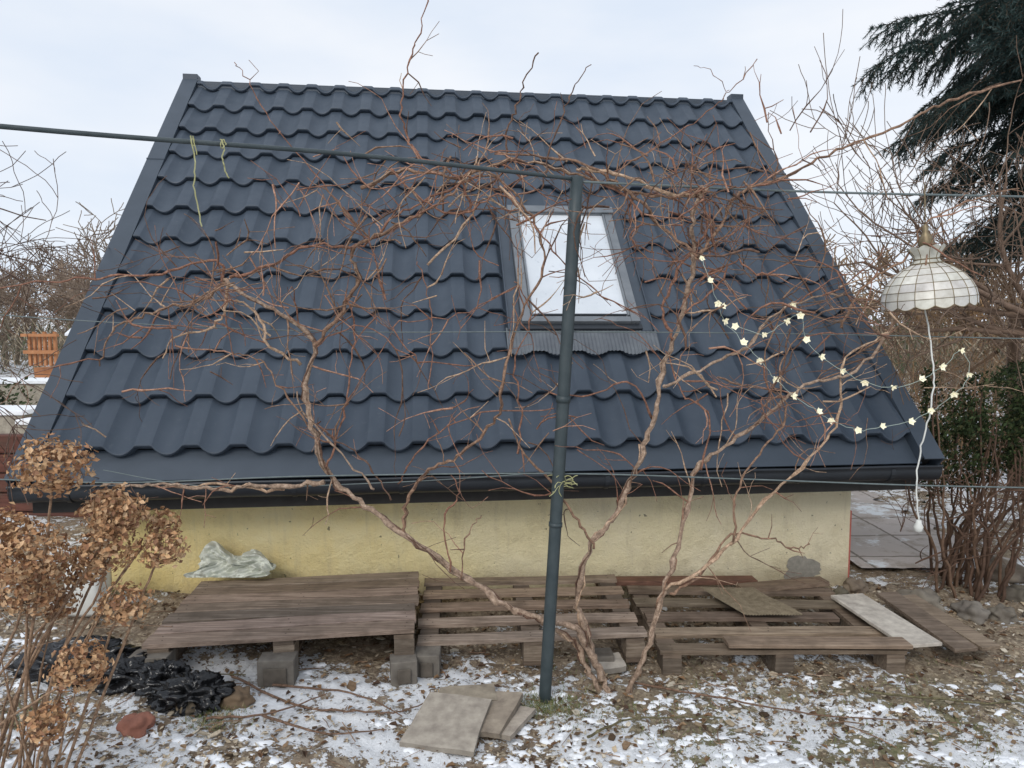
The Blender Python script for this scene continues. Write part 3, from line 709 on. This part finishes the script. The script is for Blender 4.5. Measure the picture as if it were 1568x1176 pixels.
for (r,z) in ((.070,.186),(.055,.205)): ml.tube([LP(r+.002,2*math.pi*i/40,z) for i in range(41)],.003,5)
mb.build("shell_panels",[m_shell],lamp,smooth=True)
P=[]
for r,z in ((.0,.24),(.028,.245),(.036,.275),(.030,.30),(.012,.325),(.016,.345),(.006,.36)):
    for i in range(17): P.append(LP(r,2*math.pi*i/16,z))
ml.grid(P,17,7)
ml.tube([LP(0,0,.35),lc+Vector((-.03,.02,.54))],.003,5)
ml.build("metal_frame",[m_brass],lamp,smooth=True)
mb=MB(); blob(mb,tuple(LP(0,0,.06)),.035,(1,1,1.2),amp=0); mb.build("bulb",[m_white],lamp,smooth=True)
# ------------------------------------------------------------ fairy lights
FL=empty("fairy_lights")
A=[(1068,398),(1078,432),(1092,466),(1106,492),(1130,524),(1152,550),(1178,578),(1206,604),(1240,626),(1266,641),(1303,655),(1336,648),(1378,641),(1413,626),(1440,600),(1470,572),(1456,536),(1426,560),(1394,578),(1350,590),(1310,583),(1282,567),(1252,546),(1226,520),(1212,484),(1196,492),(1160,512),(1120,500),(1098,470),(1205,468)]
P=[T(x,y,-.06+ru(-.03,.03)) for x,y in A]
mw=MB(); mw.tube(smoothpath(P[:28],5,.004),.0013,4)
mw.tube(smoothpath([P[24],P[29]],3),.0012,4)
ml=MB()
for p in P:
    n_=Vector((ru(-.8,.8),-1,ru(-.8,.5))).normalized(); e=n_.orthogonal().normalized(); f_=n_.cross(e); of=ru(0,6); z_=ru(.75,1.0)
    for q in range(5):
        a=of+q*2*math.pi/5; d=e*math.cos(a)+f_*math.sin(a); s_=n_.cross(d)
        ml.face([p,p+(d*.011+s_*.008+n_*.003)*z_,p+(d*.020+n_*.009)*z_,p+(d*.011-s_*.008+n_*.003)*z_])
    ml.tube([p-n_*.012,p,p+n_*.006],[.004,.0045,.003],6)
mw.build("wire",[simple("clear_wire",(.3,.38,.34),(.45,.5,.42),30,.4)],FL); ml.build("flower_lamps",[m_lamp],FL)
CB=empty("hanging_bulb_cable")
mb=MB(); Pc=smoothpath([T(1424,470,.05),T(1428,560,0),T(1418,620,-.03),T(1408,690,0),T(1402,745,0),T(1406,795,0)],8,.003); mb.tube(Pc,.0035,6); mb.build("cable",[m_white],CB,smooth=True)
mb=MB(); e=Pc[-1]; mb.tube([e,e-Vector((0,0,.012)),e-Vector((0,0,.03)),e-Vector((0,0,.05)),e-Vector((0,0,.056))],[.010,.012,.020,.016,.004],12); mb.build("bulb",[m_white],CB,smooth=True)
# ------------------------------------------------------------ bare fruit trees
def tree(mb,p,d,L,r,lvl,spread=.6,col=(1,1,1),nch=(3,5),up=.12,seg=6,kink=.16,minr=.0016,yf=1.0):
    pts=[p.copy()];rad=[r]; d=d.normalized()
    cps=[]
    for i in range(seg):
        kv=rv(kink); kv.y*=yf
        d=(d+kv+Vector((0,0,up*.3))).normalized(); p=p+d*(L/seg); rr=r*(1-.55*(i+1)/seg); pts.append(p.copy()); rad.append(max(minr,rr)); cps.append((p.copy(),d.copy(),rr))
    mb.tube(pts,rad,6 if r>.01 else (4 if r>.004 else 3),0,col,cap=False)
    if lvl<=0: return
    for q in range(random.randint(*nch)):
        cp_,cd,cr=cps[random.randint(1,seg-1)]
        o=rv(1); o.y*=yf; o=(o-cd*o.dot(cd)).normalized()
        tree(mb,cp_,cd*ru(.5,1)+o*spread*ru(.8,1.5)+Vector((0,0,up)),L*ru(.5,.8),max(minr,cr*.6),lvl-1,spread,col,nch,up,seg,kink,minr,yf)
random.seed(33)
tc=(.5,.41,.35)
mb=MB(); base=Vector((3.35,4.3,-.05))
mb.tube(smoothpath([base,Vector((3.3,4.3,.7)),Vector((3.15,4.2,1.4)),Vector((3.0,4.15,1.75))],5,.006),[lerp(.06,.04,i/15) for i in range(16)],8,0,tc)
for (dx,dy,dz,L) in ((-1,-.2,.75,.95),(-.6,.1,1,.85),(-1,.2,.25,.95),(.1,0,1,.8),(.5,.1,.8,.9),(-.8,-.3,.45,1.0),(-1,0,-.15,.7),(.6,.2,.3,.9),(-.25,-.2,1,.75),(-.9,.1,.1,.8)):
    tree(mb,Vector((3.0,4.15,1.7))+rv(.06),Vector((dx,dy,dz)),L,.02,3,.7,tc,(3,5),.08,7,.17,.0024)
mb.build("bare_fruit_tree",[m_twig],smooth=True)
mb=MB(); base=Vector((5.2,7.2,-.05))
mb.tube(smoothpath([base,Vector((5.1,7.2,1.2)),Vector((5.0,7.1,1.9))],5,.006),[lerp(.08,.05,i/10) for i in range(11)],8,0,tc)
for q in range(9):
    tree(mb,Vector((5.0,7.1,1.6))+rv(.25),Vector((ru(-1.2,.8),ru(-.5,.5),ru(-.1,.7))),ru(.8,1.2),.022,3,.7,(.8,.66,.52),(3,5),.06,6,.18,.0035)
mb.build("bare_fruit_tree",[m_twig],smooth=True)
mb=MB()
mb.tube(smoothpath([Vector((-3.75,3.9,0)),Vector((-3.8,3.95,1.3)),Vector((-3.7,3.9,2.4))],5,.01),.05,8,0,(.7,.65,.6))
for p,d,L in ((Vector((-3.7,3.9,2.4)),Vector((1,-.1,-.35)),.95),(Vector((-3.75,3.9,2.0)),Vector((1,-.2,-.15)),1.05),(Vector((-3.8,3.95,1.7)),Vector((1,0,.15)),1.1),(Vector((-3.8,3.95,2.2)),Vector((1,0,.0)),.9)):
    tree(mb,p,d,L,.014,3,.6,(.4,.31,.28),(3,4),-.03,7,.22,.0022)
mb.build("bare_branch_tree",[m_twig],smooth=True)
# ------------------------------------------------------------ spruce
random.seed(44)
mb=MB(); mn=MB(); tb=Vector((4.58,5.5,-.1))
mb.tube([tb,tb+Vector((0,0,3)),tb+Vector((.05,0,6)),tb+Vector((.05,0,8))],[.13,.1,.05,.01],10,0,(.5,.42,.38))
def needles(p,d,L):
    n_=int(L/.0046)
    for i in range(n_):
        q=p+d*(L*i/n_); o=rv(1); o=(o-d*o.dot(d)).normalized(); e=(o+d*.8).normalized()*ru(.030,.048); s_=d.cross(o)*.0040
        c=random.choice([(.045,.078,.072),(.06,.10,.094),(.03,.055,.05),(.085,.13,.12)]); 
        mn.face([q-s_,q+s_,q+e],0,c)
def spray(p,d,L,lvl):
    pts=[p.copy()];seg=max(3,int(L/.075)); 
    for i in range(seg):
        d=(d+rv(.08)+Vector((0,0,-.02 if lvl==2 else -.07))).normalized(); q=p+d*(L/seg)
        needles(p,(q-p).normalized(),(q-p).length)
        p=q; pts.append(p.copy())
        if lvl>0 and (i>0 or lvl<2):
            for sd in (-1,1):
                if rnd()<.9:
                    s_=d.cross(Vector((0,0,1))).normalized()*sd
                    spray(p,(d*.8+s_*ru(.4,1)+Vector((0,0,ru(-1.0,.15)))).normalized(),(L*(1-.7*i/seg))*(.36 if lvl==2 else .42)+.05,lvl-1)
    mb.tube(pts,[lerp(.014 if lvl==2 else .003,.0015,i/len(pts)) for i in range(len(pts))],4,0,(.22,.2,.16),cap=False)
for zz,Lb in ((2.65,.95),(2.9,1.1),(3.15,1.25),(3.4,1.3),(3.7,1.4),(3.95,1.45),(4.2,1.55),(4.5,1.5),(5.0,1.3),(5.5,1.1),(6.1,.9),(6.8,.6)):
    nb=8; o=ru(0,1)
    for q in range(nb):
        a=2*math.pi*(q+o)/nb
        if (math.sin(a)>.6 or math.cos(a)>.5) and Lb>.9 and rnd()<.7: continue
        if zz>4.6 and rnd()<.35: continue
        spray(tb+Vector((0,0,zz+ru(-.12,.12))),Vector((math.cos(a),math.sin(a),ru(-.15,.15))),Lb*ru(.8,1.12),2)
st=empty("spruce_tree"); mb.build("trunk_and_branches",[m_twig],st); mn.build("needles",[m_needle],st)
# ------------------------------------------------------------ evergreen shrub right
random.seed(55)
th_=empty("evergreen_shrub"); mb=MB(); mf=MB()
for i in range(34):
    bx=random.gauss(2.95,.10); by=random.gauss(4.45,.12); 
    tx=bx+ru(-.32,.55); tz=ru(.75,1.4)
    S=smoothpath([Vector((bx,by,-.03)),Vector((lerp(bx,tx,.35)+ru(-.06,.06),by,.35)),Vector((lerp(bx,tx,.8),by,.6)),Vector((tx,by+ru(-.1,.1),tz))],5,.012)
    mb.tube(S,[lerp(.011,.004,k_/len(S)) for k_ in range(len(S))],5,0,random.choice([(.36,.26,.21),(.28,.2,.16),(.5,.38,.3)]))
for i in range(50): twig(mb,Vector((random.gauss(2.95,.25),4.35,ru(.2,.8))),Vector((ru(-1,1),ru(-.6,.2),ru(-.2,1))),ru(.2,.5),.004,2,0,.7,.28,(.4,.29,.24),.35)
def fol(cx,cy,cz,rx,ry,rz,nn,cols,thr=-.12):
    for i in range(nn):
        d=rv(1); 
        if d.length>1: d.normalize()
        rr=1+.6*noise.noise(d*2+Vector((cx*3,cz*3,0)))
        p=Vector((cx+d.x*rx*rr,cy+d.y*ry*rr,cz+d.z*rz*rr))
        if noise.noise(p*6)<thr: continue
        n_=rv(1).normalized(); e=(n_.orthogonal()+Vector((0,0,.4))).normalized(); f_=n_.cross(e); L=ru(.015,.04); c=random.choice(cols)
        mf.face([p,p+e*L*.5+f_*L*.22,p+e*L,p+e*L*.5-f_*L*.22],0,c)
gc=[(.025,.042,.014),(.04,.062,.022),(.06,.085,.03),(.016,.028,.011),(.08,.08,.035)]
fol(3.0,4.55,1.08,.33,.28,.30,8000,gc,-.08); fol(3.42,4.6,.98,.45,.3,.42,12000,gc,-.12); fol(3.9,4.8,.95,.5,.35,.5,9000,gc); fol(2.80,4.5,.85,.2,.2,.28,3000,gc,-.05)
mb.build("stems",[m_twig],th_,smooth=True); mf.build("foliage",[m_needle],th_)
# ------------------------------------------------------------ surroundings
random.seed(66)
mb=MB()
for i in range(5):
    z=gh(-3,5)-.12+i*.15; c=ru(.8,1.2)
    mb.box(lambda x,y,zz:Vector((x,y,zz)),(-7.0,5.3+.01*(i%2),z),(-2.95,5.38,z+.142),0,(c,c,c))
for x in (-7.0,-5.0,-3.02): mb.box(lambda a,b_,c_:Vector((a,b_,c_)),(x,5.24,-.1),(x+.08,5.298,.95),0,(.8,.8,.8))
mb.build("timber_fence",[m_red],bevel=.012)
mb=MB(); I=lambda a,b_,c_:Vector((a,b_,c_))
for i in range(6): mb.box(I,(-9.95+i*.105,14.6,.85),(-9.90+i*.105,14.66,1.45+.10*(i%2)),0)
mb.box(I,(-10.0,14.52,1.1),(-9.3,14.58,1.17),0); mb.box(I,(-9.98,14.8,.1),(-9.3,15.2,.80),0); mb.box(I,(-10.02,14.50,1.45),(-9.28,14.58,1.51),0)
mb.build("orange_wooden_stall",[m_orange])
def shed(name,x,y,w,d,h,wc,rc,rot=0):
    mb=MB(); M=Matrix.Translation((x,y,gh(x,y)-.1))@Matrix.Rotation(rot,4,'Z'); f=lambda a,b_,c_:M@Vector((a,b_,c_))
    mb.box(f,(0,0,0),(w,d,h),0); rh=d*.22
    for sgn in (0,1):
        y0,y1=(-.1,d/2) if sgn==0 else (d+.1,d/2)
        a=f(-.1,y0,h-.03);b_=f(w+.1,y0,h-.03);c_=f(w+.1,y1,h+rh);e=f(-.1,y1,h+rh)
        mb.face([a,b_,c_,e],1); off=Vector((0,0,.05)); mb.face([a+off,b_+off,c_+off,e+off],1); mb.face([a,b_,b_+off,a+off],1)
    mb.face([f(0,0,h),f(0,d,h),f(0,d/2,h+rh-.02)],0); mb.face([f(w,0,h),f(w,d,h),f(w,d/2,h+rh-.02)],0)
    mb.box(f,(w*.2,-.03,h*.35),(w*.35,-.004,h*.75),2); mb.box(f,(w*.6,-.03,0),(w*.75,-.004,h*.8),2)
    mb.build(name,[simple(name+"_wall",wc,tuple(q*1.2 for q in wc),4,.9),simple(name+"_roof",rc,tuple(min(.9,q*1.15) for q in rc),4,.8),m_dark])
shed("garden_shed",-9.9,16,1.5,1.6,1.3,(.35,.33,.3),(.7,.72,.75),.1)
shed("garden_shed",13,26,5,3,1.7,(.35,.3,.22),(.68,.7,.74),-.1)
mb=MB(); 
for (x,y,w,h) in ((-6.6,8.2,.9,.35),(-5.6,8.0,.4,.3),(-7.9,8.8,.7,.45),(-8.8,11,2,.5)):
    mb.box(I,(x,y,gh(x,y)-.1),(x+w,y+.5,gh(x,y)+h),0,(.9,.88,.82)); mb.box(I,(x-.03,y-.03,gh(x,y)+h+.002),(x+w+.03,y+.53,gh(x,y)+h+.06),1)
mb.build("garden_planters",[m_conc,m_snow],bevel=.01)
mb=MB()
for i in range(20):
    y=ru(17,30); x=y*ru(-.95,-.55) ; h=ru(1.1,1.8); c=random.choice([(.75,.70,.64),(.62,.58,.53),(.85,.75,.62)])
    tree(mb,Vector((x,y,gh(x,y))),Vector((0,0,1)),h*1.2,.08,4,.75,c,(4,5),.12,4,.15,.011)
for i in range(14):
    y=ru(13,26); x=y*ru(.42,.9); c=random.choice([(.8,.68,.5),(.9,.7,.45),(.65,.55,.42)])
    tree(mb,Vector((x,y,gh(x,y))),Vector((0,0,1)),ru(1.0,1.7),.08,4,.75,c,(4,5),.12,4,.15,.012)
mb.build("background_trees",[m_twig])
mb=MB()
for i in range(30000):
    y=ru(18,38)
    if rnd()<.5: x=y*ru(-1.5,-.45)
    else: y=ru(12,34); x=y*ru(.4,1.4)
    base=gh(x,y); hh=(1.3+1.4*noise.noise(Vector((x*.22,y*.2,0)))+.6*noise.noise(Vector((x*.9,y*.9,0))))
    if hh<.3: continue
    z=base+ru(0,hh); p=Vector((x,y,z)); d=Vector((ru(-.8,.8),ru(-.3,.3),ru(.2,1))).normalized()*ru(.3,.8); s_=Vector((ru(.01,.03),0,0))
    c=random.choice([(.30,.24,.17),(.20,.17,.13),(.38,.31,.22),(.13,.11,.08),(.10,.11,.06)])
    mb.face([p-s_,p+s_,p+d],0,c)
for i in range(9000):
    x=random.choice([random.gauss(-7.9,.8),random.gauss(-10,.8),random.gauss(6.5,.8)]); y=random.gauss(9.5,.5); z=gh(x,y)+ru(0,.75)*rnd()**.4; p=Vector((x,y,z)); n_=rv(1).normalized(); e=n_.orthogonal(); f_=n_.cross(e); L=ru(.03,.07)
    mb.face([p,p+e*L*.5+f_*L*.3,p+e*L,p+e*L*.5-f_*L*.3],0,random.choice(gc))
mb.build("background_hedge",[m_needle])
mb=MB()
for i in range(90):
    x=ru(4.0,7.5); y=ru(6.8,9.5); twig(mb,Vector((x,y,gh(x,y))),Vector((ru(-.5,.5),ru(-.3,.3),1)),ru(.6,1.8),.006,2,0,1,.2,random.choice([(1.1,.85,.55),(.8,.6,.45),(.6,.5,.4)]),.35,3,.12,.003)
mb.build("bramble_bush",[m_twig])
# ------------------------------------------------------------ sky, light, camera
w=bpy.data.worlds.new("World"); scene.world=w; w.use_nodes=True; t=w.node_tree
bg=t.nodes["Background"]; sk=t.nodes.new("ShaderNodeTexSky"); sk.sky_type='NISHITA'; sk.sun_disc=False
sel=math.radians(38); srot=math.radians(200)
sk.sun_elevation=sel; sk.sun_rotation=srot
tc_=t.nodes.new("ShaderNodeTexCoord"); mp=t.nodes.new("ShaderNodeMapping"); mp.inputs["Scale"].default_value=(1,1,3.0); t.links.new(tc_.outputs["Generated"],mp.inputs[0])
nz=t.nodes.new("ShaderNodeTexNoise"); nz.inputs["Scale"].default_value=1.6; nz.inputs["Detail"].default_value=5; nz.inputs["Roughness"].default_value=.5; t.links.new(mp.outputs[0],nz.inputs["Vector"])
cl=ramp(t,nz.outputs["Fac"],[(.35,(.66,.77,.93)),(.65,(.92,.95,1.0))])
mg=t.nodes.new("ShaderNodeVectorMath"); mg.operation='SCALE'; t.links.new(cl,mg.inputs[0]); mg.inputs['Scale'].default_value=10.6
mx=mixc(t,.9,sk.outputs[0],mg.outputs[0]); t.links.new(mx,bg.inputs[0]); bg.inputs[1].default_value=.10
sl=bpy.data.lights.new("sun",'SUN'); sl.energy=1.5; sl.angle=math.radians(25); sl.color=(1,.96,.90)
so=bpy.data.objects.new("sun",sl); scene.collection.objects.link(so)
az=math.radians(200); dirv=Vector((math.sin(az)*math.cos(sel),math.cos(az)*math.cos(sel),math.sin(sel)))
so.rotation_euler=dirv.to_track_quat('Z','Y').to_euler()
cam=bpy.data.cameras.new("camera"); cam.sensor_width=36; cam.lens=24.96; cam.clip_end=2000; cam.clip_start=.05
co=bpy.data.objects.new("camera",cam); scene.collection.objects.link(co); co.location=(0,0,1.7); co.rotation_euler=(math.radians(90-4.8),0,0)
scene.camera=co
scene.view_settings.view_transform='Standard'; scene.view_settings.look='None'; scene.view_settings.exposure=0
